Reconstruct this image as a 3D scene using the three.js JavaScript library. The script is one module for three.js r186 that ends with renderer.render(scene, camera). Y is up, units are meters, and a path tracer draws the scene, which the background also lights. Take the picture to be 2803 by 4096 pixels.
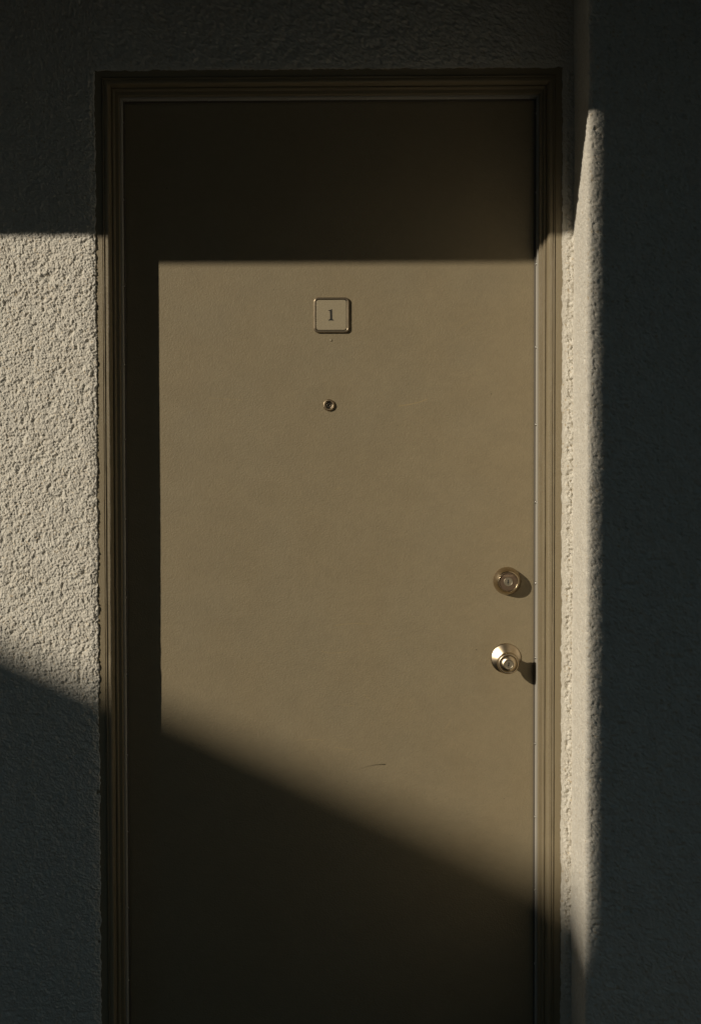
import * as THREE from 'three';
import { RoundedBoxGeometry } from 'three/addons/geometries/RoundedBoxGeometry.js';
import { mergeGeometries } from 'three/addons/utils/BufferGeometryUtils.js';
import { FontLoader } from 'three/addons/loaders/FontLoader.js';
import { TextGeometry } from 'three/addons/geometries/TextGeometry.js';

// ---------- camera, sky, sun, exposure ----------
const scene = new THREE.Scene();
const camera = new THREE.PerspectiveCamera(39.58, 700 / 1024, 0.05, 400);
camera.position.set(0, 1.325, 2.79);
camera.lookAt(-0.0486, 1.2421, 0);
camera.rotateZ(-0.0019);

const SKY = 1.2;
const toSun = new THREE.Vector3(-1.3, 0.62, 1).normalize();
// clear, slightly hazy evening sky: deeper overhead, paler toward the horizon, a little brighter round the sun
{
  const w = 256, h = 128, d = new Float32Array(w * h * 4), v = new THREE.Vector3();
  for (let j = 0; j < h; j++) for (let i = 0; i < w; i++) {
    const lat = ((j + 0.5) / h - 0.5) * Math.PI, lon = ((i + 0.5) / w - 0.5) * 2 * Math.PI;
    v.set(Math.cos(lat) * Math.cos(lon), Math.sin(lat), Math.cos(lat) * Math.sin(lon));
    const up = Math.max(0, v.y), hz = Math.pow(1 - up, 3), c = Math.max(-1, v.dot(toSun)), k = SKY * (0.75 + 0.25 * c * c + 0.25 * Math.pow(Math.max(0, c), 6));
    d.set([k * (0.105 + 0.15 * hz), k * (0.195 + 0.13 * hz), k * (0.265 + 0.10 * hz), 1], (j * w + i) * 4);
  }
  const t = new THREE.DataTexture(d, w, h, THREE.RGBAFormat, THREE.FloatType);
  t.mapping = THREE.EquirectangularReflectionMapping; t.magFilter = THREE.LinearFilter; t.minFilter = THREE.LinearFilter; t.needsUpdate = true;
  scene.background = t; scene.environment = t;
}

const sun = new THREE.DirectionalLight(new THREE.Color().setRGB(1, 0.9, 0.74), 5);
sun.position.copy(toSun).multiplyScalar(20).add(new THREE.Vector3(0, 1.2, 0));
sun.target.position.set(0, 1.2, 0);
sun.castShadow = true;
sun.shadow.mapSize.set(4096, 4096);
Object.assign(sun.shadow.camera, { left: -12, right: 12, top: 12, bottom: -12, near: 0.5, far: 60 });
scene.add(sun, sun.target);

const renderer = new THREE.WebGLRenderer({ antialias: true });
renderer.toneMapping = THREE.LinearToneMapping;
renderer.toneMappingExposure = 0.64;
renderer.shadowMap.enabled = true;
renderer.setSize(700, 1024);

// ---------- helpers ----------
let seed = 7;
const rnd = () => { seed = (seed + 0x6d2b79f5) | 0; let t = Math.imul(seed ^ (seed >>> 15), 1 | seed); t = (t + Math.imul(t ^ (t >>> 7), 61 | t)) ^ t; return ((t ^ (t >>> 14)) >>> 0) / 4294967296; };
const hash = (x, y, s) => { let h = Math.imul(x | 0, 374761393) ^ Math.imul(y | 0, 668265263) ^ Math.imul(s | 0, 2147483629 | 0); h = Math.imul(h ^ (h >>> 13), 1274126177); h = Math.imul(h ^ (h >>> 15), 2246822519 | 0); return ((h ^ (h >>> 16)) >>> 0) / 4294967296; };
const fade = (t) => t * t * (3 - 2 * t), clamp = (x, a, b) => Math.min(b, Math.max(a, x));
function vnoise(x, y, s) {
  const xi = Math.floor(x), yi = Math.floor(y), fx = fade(x - xi), fy = fade(y - yi);
  const a = hash(xi, yi, s), b = hash(xi + 1, yi, s), c = hash(xi, yi + 1, s), d = hash(xi + 1, yi + 1, s);
  return (a + (b - a) * fx) + ((c + (d - c) * fx) - (a + (b - a) * fx)) * fy;
}
// rounded grains thrown at random: the tallest one over each point
function grains(x, y, cell, s) {
  const px = x / cell, py = y / cell, xi = Math.floor(px), yi = Math.floor(py);
  let top = 0;
  for (let j = -1; j <= 1; j++) for (let i = -1; i <= 1; i++) {
    const cx = xi + i, cy = yi + j, dx = cx + hash(cx, cy, s) - px, dy = cy + hash(cx, cy, s + 1) - py;
    const r = 0.55 + 0.4 * hash(cx, cy, s + 2), k = 1 - (dx * dx + dy * dy) / (r * r);
    if (k > 0) { const v = Math.sqrt(k) * (0.35 + 0.65 * hash(cx, cy, s + 3)); if (v > top) top = v; }
  }
  return top;
}
// relief of the stucco in metres, about -2.5 mm .. +4 mm
function stucco(u, v, s) {
  const wu = u + (vnoise(u * 160, v * 160, s + 40) - 0.5) * 0.006, wv = v + (vnoise(u * 160, v * 160, s + 41) - 0.5) * 0.006;
  const broad = vnoise(u * 28, v * 28, s + 50) - 0.5, mid = vnoise(u * 75, v * 75, s + 51) - 0.5;
  const pit = Math.max(0, vnoise(u * 95, v * 95, s + 52) - 0.72) / 0.28;
  return 0.0018 * (grains(wu, wv, 0.0080, s) - 0.5) + 0.0023 * (grains(wu, wv, 0.0042, s + 10) - 0.45) + 0.0022 * (grains(u, v, 0.0027, s + 20) - 0.4) + 0.0008 * broad + 0.0012 * mid - 0.003 * pit
    + 0.0006 * (hash(Math.round(u * 800), Math.round(v * 800), s + 60) - 0.5);
}
const steps = (...spec) => {            // steps(a, step, b, step, c ...) coordinates from a to c
  const out = [spec[0]];
  for (let i = 1; i < spec.length; i += 2) { const a = out[out.length - 1], b = spec[i + 1], n = Math.max(1, Math.round(Math.abs(b - a) / spec[i])); for (let k = 1; k <= n; k++) out.push(a + (b - a) * k / n); }
  return out;
};
function sheet(us, vs, at, tone) {      // a grid of points at(u, v, i, j) with vertex colours
  const nu = us.length, nv = vs.length, p = new Float32Array(nu * nv * 3), c = new Float32Array(nu * nv * 3), uv = new Float32Array(nu * nv * 2), idx = new Uint32Array((nu - 1) * (nv - 1) * 6);
  let o = 0, t = 0;
  for (let j = 0; j < nv; j++) for (let i = 0; i < nu; i++, o++) {
    const q = at(us[i], vs[j], i, j), k = tone(us[i], vs[j]);
    p[o * 3] = q[0]; p[o * 3 + 1] = q[1]; p[o * 3 + 2] = q[2]; c[o * 3] = k[0]; c[o * 3 + 1] = k[1]; c[o * 3 + 2] = k[2]; uv[o * 2] = us[i]; uv[o * 2 + 1] = vs[j];
    if (i < nu - 1 && j < nv - 1) { idx[t++] = o; idx[t++] = o + 1; idx[t++] = o + nu; idx[t++] = o + 1; idx[t++] = o + nu + 1; idx[t++] = o + nu; }
  }
  const g = new THREE.BufferGeometry();
  g.setAttribute('position', new THREE.BufferAttribute(p, 3)); g.setAttribute('color', new THREE.BufferAttribute(c, 3)); g.setAttribute('uv', new THREE.BufferAttribute(uv, 2));
  g.setIndex(new THREE.BufferAttribute(idx, 1)); g.computeVertexNormals();
  return g;
}
const stuccoTone = (u, v) => {          // sand of slightly different tints in one cement
  const a = hash(Math.round(u * 420), Math.round(v * 420), 91), b = vnoise(u * 60, v * 60, 92), k = 0.92 + 0.12 * a + 0.06 * (b - 0.5);
  return a > 0.975 ? [0.8 * k, 0.71 * k, 0.58 * k] : [k, k * (0.985 + 0.015 * b), k * (0.96 + 0.03 * b)];
};
function add(name, geometry, material, parent, label) {
  const m = new THREE.Mesh(geometry, material);
  m.name = name; m.castShadow = m.receiveShadow = true; if (label) m.userData.label = label;
  (parent || scene).add(m); return m;
}
function thing(name, label, category, group) {
  const o = new THREE.Group(); o.name = name; o.userData = { label, category }; if (group) o.userData.group = group; scene.add(o); return o;
}
const box = (x0, x1, y0, y1, z0, z1) => new THREE.BoxGeometry(x1 - x0, y1 - y0, z1 - z0).translate((x0 + x1) / 2, (y0 + y1) / 2, (z0 + z1) / 2);
const plainColor = (g, c = [1, 1, 1]) => { const n = g.attributes.position.count, a = new Float32Array(n * 3); for (let i = 0; i < n; i++) a.set(c, i * 3); g.setAttribute('color', new THREE.BufferAttribute(a, 3)); return g; };
const lin = (r, g, b) => new THREE.Color().setRGB(r, g, b);
function heightTexture(n, f) {          // n x n tile of heights 0..1, sampled on a torus so it repeats without a seam
  const d = new Uint8Array(n * n * 4);
  for (let y = 0; y < n; y++) for (let x = 0; x < n; x++) { const v = clamp(f(x, y) * 255, 0, 255); d.set([v, v, v, 255], (y * n + x) * 4); }
  const t = new THREE.DataTexture(d, n, n); t.wrapS = t.wrapT = THREE.RepeatWrapping; t.magFilter = THREE.LinearFilter; t.minFilter = THREE.LinearMipmapLinearFilter; t.needsUpdate = true; return t;
}
const tnoise = (x, y, p, s) => {        // value noise that repeats every p cells
  const xi = Math.floor(x), yi = Math.floor(y), fx = fade(x - xi), fy = fade(y - yi), w = (k) => ((k % p) + p) % p;
  const a = hash(w(xi), w(yi), s), b = hash(w(xi + 1), w(yi), s), c = hash(w(xi), w(yi + 1), s), d = hash(w(xi + 1), w(yi + 1), s);
  return (a + (b - a) * fx) + ((c + (d - c) * fx) - (a + (b - a) * fx)) * fy;
};

// ---------- dimensions (metres; the door's outer face is z = 0) ----------
const XL = -0.492, XR = 0.315, TOP = 2.045;          // clear opening of the frame
const CASE = 0.040;                                 // width of frame seen before the stucco begins
const WALL = 0.0708, CORNER = 0.3765, PIER = 0.338, LEAN = 0.0125;  // wall face, inner corner, face of the projecting wall
const CEIL = 3.38;

// ---------- materials ----------
const grit = heightTexture(512, (x, y) => 0.55 * tnoise(x / 3, y / 3, 170.6666 | 0, 31) + 0.45 * hash(x, y, 32)); grit.repeat.set(4, 4);
const stuccoMat = new THREE.MeshStandardMaterial({ color: lin(0.69, 0.655, 0.585), roughness: 0.95, vertexColors: true, bumpMap: grit, bumpScale: 0.0012 });
const peel = heightTexture(1024, (x, y) => 0.5 * tnoise(x / 8, y / 8, 128, 3) + 0.32 * tnoise(x / 4, y / 4, 256, 4) + 0.18 * tnoise(x / 16, y / 16, 64, 5));
const brush = heightTexture(512, (x, y) => 0.45 * tnoise(x / 2, y / 128, 256, 6) + 0.35 * tnoise(x / 4, y / 64, 128, 7) + 0.2 * tnoise(x / 8, y / 8, 64, 8));
const frameBump = brush.clone(); frameBump.repeat.set(12, 3); frameBump.needsUpdate = true;
const paint = [0.264, 0.214, 0.132];
const framePaint = new THREE.MeshStandardMaterial({ color: lin(...paint), roughness: 0.4, bumpMap: frameBump, bumpScale: 0.0005 });
const brass = new THREE.MeshPhysicalMaterial({ color: lin(0.50, 0.41, 0.29), metalness: 1, roughness: 0.3, anisotropy: 0.75 });
const brassWorn = new THREE.MeshPhysicalMaterial({ color: lin(0.44, 0.35, 0.24), metalness: 1, roughness: 0.36, anisotropy: 0.75 });
const collarBrass = new THREE.MeshPhysicalMaterial({ color: lin(0.44, 0.35, 0.235), metalness: 1, roughness: 0.24, anisotropy: 0.5 });
const bronze = new THREE.MeshStandardMaterial({ color: lin(0.20, 0.14, 0.095), metalness: 0.7, roughness: 0.5 });
const cylinderMetal = new THREE.MeshStandardMaterial({ color: lin(0.46, 0.40, 0.30), metalness: 0.85, roughness: 0.45 });
const slotBlack = new THREE.MeshStandardMaterial({ color: lin(0.012, 0.012, 0.011), roughness: 0.7 });
const aluminium = new THREE.MeshStandardMaterial({ color: lin(0.50, 0.475, 0.42), metalness: 0.2, roughness: 0.5 });
const screwMetal = new THREE.MeshStandardMaterial({ color: lin(0.55, 0.53, 0.5), metalness: 1, roughness: 0.3 });
const sealRubber = new THREE.MeshStandardMaterial({ color: lin(0.09, 0.075, 0.055), roughness: 0.6 });
const plateMetal = new THREE.MeshStandardMaterial({ color: lin(0.34, 0.275, 0.19), metalness: 0.75, roughness: 0.33 });
const lensGlass = new THREE.MeshPhysicalMaterial({ color: lin(0.02, 0.018, 0.014), roughness: 0.08, clearcoat: 1, clearcoatRoughness: 0.04 });

// ---------- ground ----------
{
  const t = heightTexture(512, (x, y) => 0.5 * tnoise(x / 2, y / 2, 256, 21) + 0.3 * tnoise(x / 16, y / 16, 32, 22) + 0.2 * tnoise(x / 64, y / 64, 8, 23));
  t.repeat.set(150, 150);
  const g = add('ground', new THREE.PlaneGeometry(160, 160).rotateX(-Math.PI / 2), new THREE.MeshStandardMaterial({ color: lin(0.14, 0.135, 0.125), roughness: 0.95, bumpMap: t, bumpScale: 0.002 }));
  g.userData = { kind: 'structure', label: 'grey concrete walkway below the frame' };
}

// ---------- stucco wall round the door ----------
{
  const w = thing('stucco_wall', 'beige rough stucco wall that the door is set into, left of and above it', 'wall');
  const xa = XL - CASE, xb = XR + CASE, yt = TOP + CASE;
  // smoother where the plasterer filled against the frame
  const near = (d, reach) => clamp(d / reach, 0, 1);
  const ragged = (v, s) => (vnoise(v * 55, s, 70) - 0.5) * 0.0026 + (vnoise(v * 190, s, 71) - 0.5) * 0.0022;
  const inset = 0.0045;
  // left of the door
  const usL = steps(-3.2, 0.03, -1.0, 0.006, -0.745, 0.0011, xa), vs = steps(0, 0.006, 0.21, 0.0011, 2.05, 0.0025, 2.25, 0.01, CEIL);
  const left = sheet(usL, vs, (u, v, i) => {
    const low = v < yt, e = low && i === usL.length - 1, h = stucco(u, v, 100);
    return e ? [u + ragged(v, 1), v, WALL + Math.max(-0.004, h) - 0.0035] : [u + (low && u > xa - 0.02 ? ragged(v, 1) * (1 - (xa - u) / 0.02) : 0), v, WALL + Math.max(-0.0036, h) - 0.0022 * clamp(1 - (xa - u) / 0.012, 0, 1) * clamp((yt - v) / 0.02, 0, 1)];
  }, stuccoTone);
  // above
  const usT = steps(xa, 0.0026, CORNER + 0.004), vsT = steps(yt, 0.002, 2.25, 0.01, CEIL);
  const above = sheet(usT, vsT, (u, v, i, j) => [u, v + (j === 0 ? ragged(u, 2) : 0), WALL + Math.max(-0.0036, stucco(u, v, 100)) * (0.35 + 0.65 * near(Math.hypot(v - yt, Math.min(0, u - xa)), 0.014))], stuccoTone);
  // narrow strip between the frame and the projecting wall
  const usR = steps(xb, 0.0015, CORNER + 0.004), vsR = steps(0, 0.006, 0.2, 0.0017, yt);
  const right = sheet(usR, vsR, (u, v, i) => {
    const sm = 0.12 + 0.88 * near(u - xb - 0.004 - 0.004 * vnoise(v * 40, 3, 72), 0.004);
    return [u + (i === 0 ? ragged(v, 3) * 0.8 : 0), v, WALL - 0.001 + Math.max(-0.0048, stucco(u, v, 100) * 1.35) * sm];
  }, stuccoTone);
  // edges that turn back to the frame
  const edge = (us, f) => sheet(us, [0, 1], f, (u) => stuccoTone(u, 0.3));
  const eL = edge(vs, (v, k) => [xa + ragged(v, 1) - 0.0006 * (1 - k), v, k ? WALL + Math.max(-0.004, stucco(xa, v, 100)) - 0.0035 : 0.045]);
  const eR = edge(vsR, (v, k) => [xb + ragged(v, 3) * 0.8, v, k ? WALL - 0.001 + Math.max(-0.0036, stucco(xb, v, 100)) * 0.132 : 0.045]);
  const eT = edge(usT, (u, k) => [u, yt + ragged(u, 2), k ? WALL + Math.max(-0.0036, stucco(u, yt, 100)) * 0.35 : 0.045]);
  add('stucco_face', mergeGeometries([left, above, right, eL, eR, eT]), stuccoMat, w);
  const m = inset + 0.012;
  add('wall_core', mergeGeometries([box(-3.2, xa - m, 0, CEIL, -0.16, 0.063), box(xa - m, xb + m, yt + m, CEIL, -0.16, 0.063), box(xb + m, CORNER + 0.1, 0, yt + m, -0.16, 0.063), box(-3.2, 3.2, 0, CEIL, -0.5, -0.25)].map((g) => plainColor(g))), stuccoMat, w);
}

// ---------- projecting wall on the right ----------
{
  const w = thing('projecting_wall', 'stucco wall projecting at the right edge, its narrow return brightly sunlit', 'wall');
  const R = 0.009, z0 = 0.062, zs = PIER - R, arc = R * Math.PI / 2, L1 = zs - z0, L2 = L1 + arc;
  const us = steps(0, 0.0022, L1, 0.0012, L2, 0.002, L2 + 0.24, 0.012, L2 + 1.6), vs = steps(0, 0.006, 0.2, 0.0018, 2.25, 0.01, CEIL);
  const face = sheet(us, vs, (u, v) => {
    const wob = 0.0022 * (vnoise(v * 5, 1, 80) - 0.5) + 0.0008 * (vnoise(v * 23, 1, 81) - 0.5), bend = 0.002 * (vnoise(v * 4, u * 6, 82) - 0.5);
    let x, z, nx, nz;
    if (u <= L1) { x = CORNER - LEAN * u / L1; z = z0 + u; nx = -1; nz = 0; }
    else if (u <= L2) { const a = (u - L1) / R; x = CORNER - LEAN + R - R * Math.cos(a); z = zs + R * Math.sin(a); nx = -Math.cos(a); nz = Math.sin(a); }
    else { x = CORNER - LEAN + R + (u - L2); z = PIER; nx = 0; nz = 1; }
    const k = u < L1 ? 0.6 : u < L2 ? 0.8 : 1.2, h = stucco(u * (u < L1 ? 1 : 1), v, 300) * k + wob + bend;
    return [x + nx * h, v, z + nz * h];
  }, stuccoTone);
  add('stucco_face', face, stuccoMat, w);
  add('wall_core', plainColor(box(CORNER + 0.012, CORNER + 1.6, 0, CEIL, -0.16, PIER - 0.012)), stuccoMat, w);
}

// ---------- door frame ----------
{
  const f = thing('door_frame', 'taupe painted door frame with stepped moulding round the door', 'door frame');
  // section: u outward from the opening, z toward the street
  const P = [[0, -0.12], [0, 0.0380], [0.0008, 0.0394], [0.0066, 0.0396], [0.0070, 0.0420], [0.0071, 0.0478], [0.0080, 0.0502], [0.0098, 0.0508], [0.0108, 0.0502], [0.0112, 0.0494], [0.0120, 0.0494], [0.0122, 0.0530], [0.0132, 0.0600], [0.0148, 0.0645], [0.0160, 0.0662],
    [0.0174, 0.0669], [0.0218, 0.0669], [0.0221, 0.0650], [0.0230, 0.0650], [0.0232, 0.0668], [0.0242, 0.0681], [0.0256, 0.0681], [0.0262, 0.0668], [0.0264, 0.0648], [0.0274, 0.0648], [0.0277, 0.0666], [0.046, 0.0666], [0.0465, 0.02]];
  const lens = { left_jamb: 1, right_jamb: 2, head: 3 };
  function moulding(which) {
    const geos = [], S = lens[which];
    const ls = which === 'head' ? steps(0, 0.006, 1) : null;
    for (let k = 0; k + 1 < P.length; k++) {
      const rows = [P[k], P[k + 1]];
      const span = which === 'head' ? XR - XL : TOP;
      const ts = steps(0, 0.006 / span, 1);
      geos.push(sheet(ts, [0, 1], (t, r) => {
        const [u0, zz] = rows[r], kk = k + r;
        const edgeRun = t * span;
        let ju = (vnoise(edgeRun * 9, kk * 3.7, 200 + S) - 0.5) * 0.0007 + (vnoise(edgeRun * 70, kk * 5.1, 210 + S) - 0.5) * 0.00035, jz = (vnoise(edgeRun * 30, kk * 2.9, 220 + S) - 0.5) * 0.0005;
        if (kk >= 13 && kk <= 15 && which === 'left_jamb') {           // chipped and lumpy arris low on the left
          const c = clamp(1 - Math.abs(edgeRun - 0.93) / 0.16, 0, 1); ju += c * (vnoise(edgeRun * 60, 1, 230) - 0.35) * 0.0024; jz += c * (vnoise(edgeRun * 45, 2, 231) - 0.6) * 0.0022;
        }
        if (kk < 2 || kk > 25) { ju = jz = 0; }
        const u = u0 + ju, z = zz + jz;
        if (which === 'head') { const a = XL - u, b = XR + u; return [a + (b - a) * t, TOP + u, z]; }
        const y = (TOP + u) * t;
        return [which === 'left_jamb' ? XL - u : XR + u, y, z];
      }, () => [1, 1, 1]));
    }
    const g = mergeGeometries(geos); g.deleteAttribute('color'); return g;
  }
  for (const n of ['left_jamb', 'right_jamb', 'head']) add(n === 'head' ? 'head_jamb' : 'side_jamb', moulding(n), framePaint, f);
  add('threshold', new RoundedBoxGeometry(XR - XL, 0.02, 0.16, 2, 0.004).translate((XL + XR) / 2, 0.0102, -0.02), aluminium, f);
  // aluminium weatherstrip screwed to the inside faces of the frame, rubber bulb against the door
  const head = new THREE.LatheGeometry([[0.0001, 0.0022], [0.0011, 0.0021], [0.0022, 0.0016], [0.0028, 0.0005], [0.0028, -0.0006]].map((p) => new THREE.Vector2(p[0], p[1])), 8);
  const ys = { L: [2.0, 1.851, 1.684, 1.531, 1.385, 1.229, 1.075, 0.924, 0.764, 0.612, 0.461, 0.316, 0.16], R: [2.013, 1.861, 1.723, 1.562, 1.412, 1.261, 1.103, 0.957, 0.788, 0.644, 0.499, 0.353, 0.2] };
  const xs = [-0.479, -0.322, -0.167, -0.015, 0.1415, 0.298];
  const carrier = (len) => { const s = new THREE.Shape(); [[0, 0.004], [0.0024, 0.004], [0.0024, 0.0068], [0.0018, 0.0076], [0.0018, 0.0232], [0.0026, 0.0242], [0.0026, 0.0256], [0, 0.0256]].forEach(([a, b], i) => (i ? s.lineTo(a, b) : s.moveTo(a, b))); return new THREE.ExtrudeGeometry(s, { depth: len, bevelEnabled: false }); };
  for (const side of ['L', 'R']) {
    const k = side === 'L' ? 1 : -1, x = side === 'L' ? XL : XR, len = TOP - 0.022;
    // section (a, b) lies in the floor plane: a into the opening, b toward the street; extruded upward
    const mtx = new THREE.Matrix4().makeBasis(new THREE.Vector3(k, 0, 0), new THREE.Vector3(0, 0, 1), new THREE.Vector3(0, 1, 0)).setPosition(x + k * 0.0002, 0.021, 0);
    const g = carrier(len).applyMatrix4(mtx); if (mtx.determinant() < 0) flip(g);
    const s = add('weatherstrip', g, aluminium, f);
    add('rubber_seal', new THREE.CylinderGeometry(0.0027, 0.0027, len, 10).translate(x + k * 0.0034, 0.021 + len / 2, 0.0029), sealRubber, s);
    for (const y of ys[side]) { const q = add('screw', head, screwMetal, s); q.position.set(x + k * 0.0024, y, 0.0115); q.rotation.z = -k * Math.PI / 2; }
  }
  const mt = new THREE.Matrix4().makeBasis(new THREE.Vector3(0, -1, 0), new THREE.Vector3(0, 0, 1), new THREE.Vector3(1, 0, 0)).setPosition(XL + 0.0035, TOP - 0.0002, 0);
  const g = carrier(XR - XL - 0.007).applyMatrix4(mt); if (mt.determinant() < 0) flip(g);
  const s = add('weatherstrip', g, aluminium, f);
  add('rubber_seal', new THREE.CylinderGeometry(0.0027, 0.0027, XR - XL - 0.014, 10).rotateZ(Math.PI / 2).translate((XL + XR) / 2, TOP - 0.0034, 0.0029), sealRubber, s);
  for (const x of xs) { const q = add('screw', head, screwMetal, s); q.position.set(x, TOP - 0.0024, 0.0115); q.rotation.z = Math.PI; }
}
function flip(g) { const n = g.toNonIndexed ? g : g; const p = n.attributes.position, a = p.array; if (n.index) { const ix = n.index.array; for (let i = 0; i < ix.length; i += 3) { const t = ix[i]; ix[i] = ix[i + 1]; ix[i + 1] = t; } } else { for (let i = 0; i < p.count; i += 3) for (let c = 0; c < 3; c++) { const t = a[i * 3 + c]; a[i * 3 + c] = a[(i + 1) * 3 + c]; a[(i + 1) * 3 + c] = t; } } n.computeVertexNormals(); }

// ---------- door ----------
const door = thing('door', 'flat taupe painted door with number plate, peephole, deadbolt and knob', 'door');
{
  const x0 = XL + 0.003, x1 = XR - 0.003, y0 = 0.022, y1 = TOP - 0.003, W = Math.round((x1 - x0) * 1000), H = Math.round((y1 - y0) * 1000);
  const cv = document.createElement('canvas'); cv.width = W; cv.height = H;
  const c = cv.getContext('2d'), X = (x) => (x - x0) * 1000, Y = (y) => (y1 - y) * 1000;
  c.fillStyle = '#fff'; c.fillRect(0, 0, W, H);
  const im = c.getImageData(0, 0, W, H), d = im.data;      // uneven roller coats: blotches with no direction
  for (let y = 0; y < H; y++) for (let x = 0; x < W; x++) {
    const k = 0.80 + 0.02 * (vnoise(x / 46, y / 38, 301) - 0.5) + 0.022 * (vnoise(x / 11, y / 9, 302) - 0.5) + 0.035 * (hash(x, y, 303) - 0.5), b = 0.02 * (vnoise(x / 60, y / 70, 304) - 0.5), i = (y * W + x) * 4;
    d[i] = 255 * clamp(k, 0, 1); d[i + 1] = 255 * clamp(k - b * 0.4, 0, 1); d[i + 2] = 255 * clamp(k - b, 0, 1);
  }
  c.putImageData(im, 0, 0);
  // scuffs and scratches in the paint (x, y in metres on the door)
  const light = 'rgba(255,240,205,', dark = 'rgba(28,24,18,';
  const stroke = (pts, col, wd) => { c.strokeStyle = col; c.lineWidth = wd; c.lineCap = 'round'; c.beginPath(); c.moveTo(X(pts[0][0]), Y(pts[0][1])); if (pts.length === 3) c.quadraticCurveTo(X(pts[1][0]), Y(pts[1][1]), X(pts[2][0]), Y(pts[2][1])); else c.lineTo(X(pts[1][0]), Y(pts[1][1])); c.stroke(); };
  const D = door.position;
  [[[-0.082, 1.018], [-0.050, 1.026], [-0.007, 1.021]], [[-0.106, 0.968], [-0.089, 0.961], [-0.054, 0.968]], [[-0.147, 0.790], [-0.125, 0.797], [-0.104, 0.791]], [[-0.080, 0.778], [-0.061, 0.773], [-0.044, 0.774]],
    [[0.047, 1.4495], [0.08, 1.4535], [0.1005, 1.462]], [[-0.325, 1.466], [-0.29, 1.4645], [-0.26, 1.461]], [[-0.078, 1.285], [-0.07, 1.291], [-0.067, 1.289]]].forEach((p, i) => stroke(p, light + (i === 4 ? 0.42 : 0.3) + ')', i === 4 ? 1.8 : 1.2));
  [[[0.019, 0.986], [0.047, 0.995]], [[-0.023, 0.882], [0.004, 0.865]], [[-0.082, 0.864], [-0.041, 0.860]], [[0.136, 0.813], [0.149, 0.832]], [[0.252, 1.069], [0.260, 1.081]], [[-0.09, 1.133], [-0.07, 1.129]], [[0.16, 1.60], [0.19, 1.62]]].forEach((p) => stroke(p, light + '0.24)', 1.2));
  for (let i = 0; i < 46; i++) { const t = i / 46, u = 1 - t, bx = u * u * -0.0358 + 2 * u * t * -0.008 + t * t * 0.0205, by = u * u * 0.7326 + 2 * u * t * 0.7455 + t * t * 0.7440; c.fillStyle = dark + (0.3 + 0.6 * t * (0.6 + 0.4 * rnd())) + ')'; c.beginPath(); c.arc(X(bx) + rnd() - 0.5, Y(by) + (rnd() - 0.5) * 0.8, 0.35 + 0.5 * t, 0, 7); c.fill(); }
  for (let i = 0; i < 70; i++) { c.fillStyle = (rnd() < 0.5 ? dark : light) + (0.3 + 0.4 * rnd()) + ')'; c.beginPath(); c.arc(rnd() * W, rnd() * H, 0.4 + 0.5 * rnd(), 0, 7); c.fill(); }
  const map = new THREE.CanvasTexture(cv); map.colorSpace = THREE.SRGBColorSpace;
  const pb = peel.clone(); pb.repeat.set(3.4, 8.5); pb.needsUpdate = true;
  const doorPaint = new THREE.MeshStandardMaterial({ color: lin(paint[0] / 0.604, paint[1] / 0.604, paint[2] / 0.604), roughness: 0.48, map, bumpMap: pb, bumpScale: 0.00042 });
  add('door_panel', box(x0, x1, y0, y1, -0.045, 0), doorPaint, door);
  // paint drips and grit caught under the coat
  const bead = new THREE.SphereGeometry(1, 8, 6), gritMat = new THREE.MeshStandardMaterial({ color: lin(...paint), roughness: 0.4 });
  const spots = [[-0.0857, 1.578, 2.6], [-0.1116, 1.5, 0.9], [-0.1108, 1.4985, 1], [-0.1098, 1.4935, 0.9], [-0.35, 1.443, 0.9], [-0.2714, 1.33, 1.1], [-0.2775, 1.115, 1], [-0.0942, 1.083, 0.8], [-0.387, 1.493, 0.8], [0.061, 1.592, 0.8], [-0.198, 1.678, 0.9], [0.272, 1.676, 0.8], [-0.06, 1.70, 0.6], [-0.30, 1.62, 0.7], [-0.15, 1.22, 0.7], [0.12, 1.34, 0.6], [0.18, 0.93, 0.7], [0.05, 0.87, 0.6], [-0.2, 0.94, 0.7], [0.22, 0.62, 0.8]];
  const parts = spots.map(([x, y, r]) => bead.clone().scale(r * 0.001, r * 0.0011, r * 0.0005).translate(x, y, 0));
  const gm = add('paint_grit', mergeGeometries(parts), gritMat, door); gm.userData.kind = 'stuff';
}
const roundRect = (w, r) => { const s = new THREE.Shape(), h = w / 2; s.moveTo(-h + r, -h); s.lineTo(h - r, -h); s.absarc(h - r, -h + r, r, -Math.PI / 2, 0); s.lineTo(h, h - r); s.absarc(h - r, h - r, r, 0, Math.PI / 2); s.lineTo(-h + r, h); s.absarc(-h + r, h - r, r, Math.PI / 2, Math.PI); s.lineTo(-h, -h + r); s.absarc(-h + r, -h + r, r, Math.PI, Math.PI * 1.5); return s; };
const lathe = (pts, n = 72) => new THREE.LatheGeometry(pts.map(([r, h]) => new THREE.Vector2(r / 1000, h / 1000)), n).rotateX(Math.PI / 2);

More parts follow.
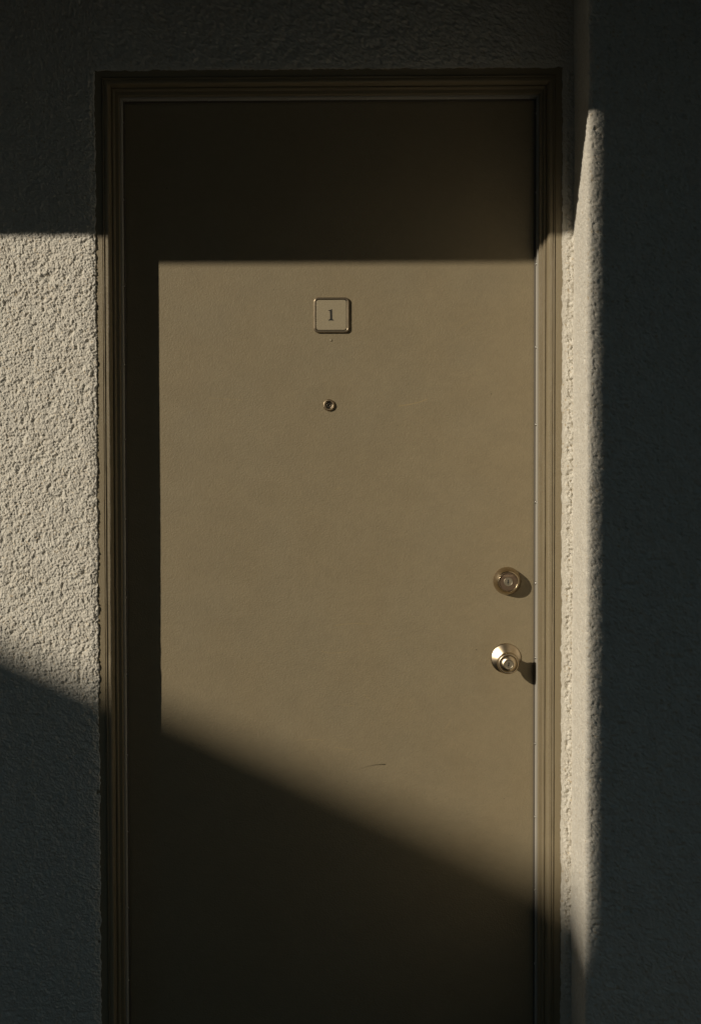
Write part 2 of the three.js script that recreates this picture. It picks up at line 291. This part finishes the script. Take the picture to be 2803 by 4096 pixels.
// number plate
{
  const p = new THREE.Group(); p.name = 'number_plate'; p.position.set(-0.085, 1.627, 0); p.userData.label = 'square number plate with a raised rim and a black 1'; door.add(p);
  add('backing', new THREE.ExtrudeGeometry(roundRect(0.0655, 0.007), { depth: 0.003, bevelEnabled: false }).translate(0, 0, 0.0001), slotBlack, p);
  // rim: a rounded bead swept round the edge
  const rim = [];
  const path = roundRect(0.0645, 0.0062).getSpacedPoints(160), N = path.length - 1, sec = []; for (let i = 0; i <= 10; i++) { const a = Math.PI * i / 10; sec.push([-0.0022 * Math.cos(a), 0.0028 + 0.0024 * Math.sin(a)]); } sec.unshift([-0.0024, 0.0002]); sec.push([0.0022, 0.0008]);
  const us = [...Array(N + 1).keys()], vsx = [...Array(sec.length).keys()];
  const rg = sheet(us, vsx, (i, j) => { const a = path[(i - 1 + N) % N], b = path[(i + 1) % N], q = path[i % N], tx = b.x - a.x, ty = b.y - a.y, l = Math.hypot(tx, ty), nx = ty / l, ny = -tx / l, wob = 0.00025 * (vnoise(i / 5, j, 400) - 0.5); return [q.x - nx * (sec[j][0] + wob), q.y - ny * (sec[j][0] + wob), sec[j][1]]; }, () => [1, 1, 1]); rg.deleteAttribute('color');
  add('rim', rg, plateMetal, p);
  const sand = heightTexture(256, (x, y) => 0.6 * hash(x, y, 61) * tnoise(x / 3, y / 3, 85, 62) + 0.4 * tnoise(x / 2, y / 2, 128, 63)); sand.repeat.set(9, 9);
  const cvs = document.createElement('canvas'); cvs.width = cvs.height = 256; const c = cvs.getContext('2d'); c.fillStyle = '#e8e4dc'; c.fillRect(0, 0, 256, 256);
  for (let i = 0; i < 1500; i++) { c.fillStyle = rnd() < 0.5 ? 'rgba(90,80,60,0.22)' : 'rgba(255,252,240,0.3)'; c.fillRect(rnd() * 256, rnd() * 256, 1 + rnd() * 2, 1 + rnd() * 2); }
  for (let i = 0; i < 26; i++) { c.fillStyle = '#ffffff'; c.fillRect(rnd() * 256, rnd() * 256, 1.6, 1.6); }
  const map = new THREE.CanvasTexture(cvs); map.colorSpace = THREE.SRGBColorSpace; map.wrapS = map.wrapT = THREE.RepeatWrapping; map.repeat.set(16, 16); map.offset.set(0.5, 0.5);
  add('plate_face', new THREE.ExtrudeGeometry(roundRect(0.0575, 0.0042), { depth: 0.001, bevelEnabled: true, bevelThickness: 0.0004, bevelSize: 0.0004, bevelSegments: 2, curveSegments: 10 }).translate(0, 0, 0.0026), new THREE.MeshStandardMaterial({ color: lin(0.48, 0.42, 0.305), roughness: 0.42, metalness: 0.15, map, bumpMap: sand, bumpScale: 0.0003 }), p);
  const s = new THREE.Shape();              // the figure 1, x and y in millimetres from the plate's centre
  s.moveTo(0.5, 8.7); s.bezierCurveTo(-0.6, 7.9, -2.6, 7.3, -4.5, 7.1); s.quadraticCurveTo(-5.1, 6.7, -4.7, 6.1); s.lineTo(-3.3, 6.05); s.quadraticCurveTo(-2.5, 5.9, -2.5, 5.0);
  s.lineTo(-2.3, -5.1); s.quadraticCurveTo(-2.5, -6.3, -4.4, -6.9); s.quadraticCurveTo(-5.0, -7.6, -4.4, -8.2); s.quadraticCurveTo(-0.9, -7.5, 2.6, -8.2); s.quadraticCurveTo(3.2, -7.6, 2.6, -6.9); s.quadraticCurveTo(0.9, -6.3, 0.8, -5.1); s.lineTo(0.5, 8.7);
  add('numeral', new THREE.ExtrudeGeometry(s, { depth: 0.35, bevelEnabled: false, curveSegments: 8 }).scale(0.00134, 0.00134, 0.001).translate(0.0006, -0.0001, 0.0039), slotBlack, p);
}
// peephole
{
  const p = new THREE.Group(); p.name = 'peephole'; p.position.set(-0.0905, 1.4515, 0); door.add(p);
  add('ring', lathe([[6.2, 2.2], [7.2, 2.6], [8.0, 3.9], [8.8, 4.6], [10.0, 4.3], [11.0, 3.2], [11.5, 1.4], [11.6, 0]]), brassWorn, p);
  add('lens', lathe([[0.01, 2.0], [1.6, 1.9], [2.6, 1.2], [3.2, 1.3], [5.8, 1.2], [6.4, 2.4]]), lensGlass, p);
  add('inner_ring', lathe([[2.9, 1.5], [3.2, 2.0], [3.6, 2.0], [3.9, 1.4]], 40), brassWorn, p);
}
// key cylinder shared by the deadbolt and the knob
const keyway = () => { const s = new THREE.Shape(); [[-0.55, 3.9], [0.45, 3.9], [0.5, 2.2], [1.2, 1.6], [1.2, 0.7], [0.2, 0.2], [0.9, -0.8], [0.9, -2.4], [0.1, -3.0], [0.4, -5.2], [-0.5, -5.2], [-0.6, -3.6], [-1.5, -2.9], [-1.5, -1.6], [-0.7, -0.4], [-0.8, 2.0]].forEach(([a, b], i) => (i ? s.lineTo(a, b) : s.moveTo(a, b))); return new THREE.ExtrudeGeometry(s, { depth: 0.15, bevelEnabled: false }).scale(0.0013, 0.0011, 0.001); };
// deadbolt
{
  const p = new THREE.Group(); p.name = 'deadbolt'; p.position.set(0.2582, 1.1063, 0); p.userData.label = 'round brushed brass deadbolt with a key slot, above the knob'; door.add(p);
  add('collar', lathe([[17.4, 20.2], [17.8, 21.7], [18.6, 22.2], [19.3, 21.8], [19.8, 20.9], [21.0, 20.0], [22.6, 17.6], [24.4, 13.2], [26.0, 7.6], [27.2, 2.6], [27.8, 0]]), collarBrass, p);
  add('face_plate', lathe([[8.3, 20.2], [10, 20.3], [16.8, 20.2], [17.8, 20.0]]), bronze, p);
  const font = await new FontLoader().loadAsync('fonts/droid/droid_sans_bold.typeface.json');
  const word = new TextGeometry('Kwikset', { font, size: 0.0036, depth: 0.00012, curveSegments: 2, bevelEnabled: false }); word.computeBoundingBox(); const bb = word.boundingBox;
  add('lettering', word.translate(-(bb.min.x + bb.max.x) / 2, 0.0102, 0.0203), new THREE.MeshStandardMaterial({ color: lin(0.36, 0.26, 0.17), roughness: 0.5, metalness: 0.4 }), p);
  add('key_cylinder', lathe([[0.01, 20.6], [6.9, 20.6], [7.1, 20.3], [7.4, 20.3], [7.6, 21.1], [8.4, 21.1], [8.7, 20.0]], 48), cylinderMetal, p);
  add('key_slot', keyway().translate(0, 0.0004, 0.02063), slotBlack, p);
}
// knob
{
  const p = new THREE.Group(); p.name = 'door_knob'; p.position.set(0.2557, 0.9542, 0); p.userData.label = 'round polished brass door knob with a key slot, below the deadbolt'; door.add(p);
  add('rose', lathe([[9, 12.6], [11, 12.4], [13, 11.4], [20.5, 6.9], [27.6, 2.7], [29.0, 1.7], [29.6, 0.9], [29.7, 0]]), brass, p);
  const tilt = (g) => g.rotateX(0.07);              // the knob sags a little on its spindle
  add('grip', tilt(lathe([[16.4, 53.2], [17.2, 54.2], [18.6, 54.0], [20.4, 52.0], [21.3, 48.6], [21.4, 45.5], [20.4, 41], [17.6, 36], [14, 32], [11.6, 28], [10.8, 22], [10.8, 12]])), brass, p);
  add('knob_face', tilt(lathe([[8.2, 59.2], [9.2, 59.6], [10.2, 59.2], [13, 57.4], [15.4, 55.2], [16.3, 53.6], [16.5, 52.4]])), brass, p);
  add('key_cylinder', tilt(lathe([[0.01, 58.8], [6.9, 58.8], [7.1, 58.5], [7.4, 58.5], [7.7, 59.2], [8.3, 59.3]], 48)), cylinderMetal, p);
  add('key_slot', tilt(keyway().translate(0, 0.0004, 0.05883)), slotBlack, p);
}

// ---------- what shades the door, outside the frame ----------
{
  const plaster = new THREE.MeshStandardMaterial({ color: lin(0.36, 0.33, 0.28), roughness: 0.95 });
  const b = thing('walkway_canopy', 'upper walkway slab with a downstand beam above the door, outside the frame', 'canopy');
  add('slab', box(-6, 6, CEIL + 0.002, CEIL + 0.18, -0.5, 2.6), plaster, b);
  add('beam', box(-6, 6, 1.7276 + 0.62 * 0.9, CEIL, 0.74, 0.9), plaster, b);
  const c = thing('stucco_column', 'square stucco column carrying the walkway, left of the camera', 'column');
  const X1 = 0.361 - 1.3 * (2.25 - PIER);
  add('shaft', new RoundedBoxGeometry(0.36, CEIL - 0.12, 0.3, 2, 0.008).translate(X1 + 0.18, (CEIL - 0.12) / 2 + 0.12, 2.4), plaster, c);
  add('plinth', new RoundedBoxGeometry(0.4, 0.12, 0.34, 2, 0.008).translate(X1 + 0.2, 0.06, 2.42), plaster, c);
}
{
  const h = thing('gabled_house', 'house with a gabled roof across the yard that shades the foot of the door', 'house');
  const wallM = new THREE.MeshStandardMaterial({ color: lin(0.34, 0.31, 0.27), roughness: 0.95 }), roofM = new THREE.MeshStandardMaterial({ color: lin(0.09, 0.075, 0.065), roughness: 0.9 });
  const trim = new THREE.MeshStandardMaterial({ color: lin(0.5, 0.47, 0.42), roughness: 0.7 }), glass = new THREE.MeshStandardMaterial({ color: lin(0.03, 0.035, 0.04), roughness: 0.06, metalness: 0.2 });
  // local x runs up the rake from the near eave (A) toward the ridge (B), local z away from the gable end toward the left
  const A = new THREE.Vector3(-7.325, 4.135, 5), B = new THREE.Vector3(-14.675, 7.705, 12), e = new THREE.Vector3(B.x - A.x, 0, B.z - A.z), run = e.length(); e.normalize();
  const up = new THREE.Vector3(0, 1, 0), n = new THREE.Vector3().crossVectors(e, up);
  h.applyMatrix4(new THREE.Matrix4().makeBasis(e, up, n).setPosition(A.x, 0, A.z));
  const t = 0.22, z1 = 6, S = (B.y - A.y) / run, w0 = 0.5, hw = A.y + S * w0 - t;
  const prof = (pts, a, b) => { const s = new THREE.Shape(); pts.forEach(([x, y], i) => (i ? s.lineTo(x, y) : s.moveTo(x, y))); return new THREE.ExtrudeGeometry(s, { depth: b - a, bevelEnabled: false }).translate(0, 0, a); };
  add('wall', prof([[w0, 0], [2 * run - w0, 0], [2 * run - w0, hw], [run, B.y - t], [w0, hw]], 0.3, z1 - 0.3), wallM, h);
  add('roof', prof([[0, A.y - t], [2 * run, A.y - t], [2 * run, A.y], [run, B.y], [0, A.y]].filter((p, i) => i !== 1).toSpliced(1, 0, [run, B.y - t + 0.003], [2 * run, A.y - t]), 0, z1), roofM, h);
  for (const wx of [3, 6.5, 13.5, 17]) { const w = add('window', box(wx - 0.65, wx + 0.65, 1.0, 2.4, 0.24, 0.295), trim, h); add('pane', box(wx - 0.57, wx + 0.57, 1.08, 2.32, 0.22, 0.238), glass, w); }
  for (const wz of [1.6, 4.2]) { const w = add('window', box(w0 - 0.06, w0 - 0.005, 1.0, 2.4, wz - 0.6, wz + 0.6), trim, h); add('pane', box(w0 - 0.08, w0 - 0.062, 1.08, 2.32, wz - 0.52, wz + 0.52), glass, w); }
  add('door', box(9.6, 10.6, 0.01, 2.1, 0.24, 0.295), roofM, h);
}
{
  const h = thing('courtyard_building', 'two storey apartment block across the courtyard, behind the camera', 'building');
  const wallM = new THREE.MeshStandardMaterial({ color: lin(0.36, 0.33, 0.28), roughness: 0.95 }), trim = new THREE.MeshStandardMaterial({ color: lin(0.3, 0.27, 0.22), roughness: 0.7 }), glass = new THREE.MeshStandardMaterial({ color: lin(0.03, 0.035, 0.04), roughness: 0.06 });
  add('wall', box(-8.6, 15, 0.002, 6.6, 8.2, 17), wallM, h);
  add('roof', box(-8.75, 15.3, 6.603, 6.85, 8.05, 17.3), trim, h);
  for (const y of [0.95, 3.95]) for (let x = -7.6; x < 14; x += 2.9) { const w = add('window', box(x, x + 1.2, y, y + 1.35, 8.14, 8.195), trim, h); add('pane', box(x + 0.07, x + 1.13, y + 0.07, y + 1.28, 8.12, 8.138), glass, w); }
}

renderer.render(scene, camera);
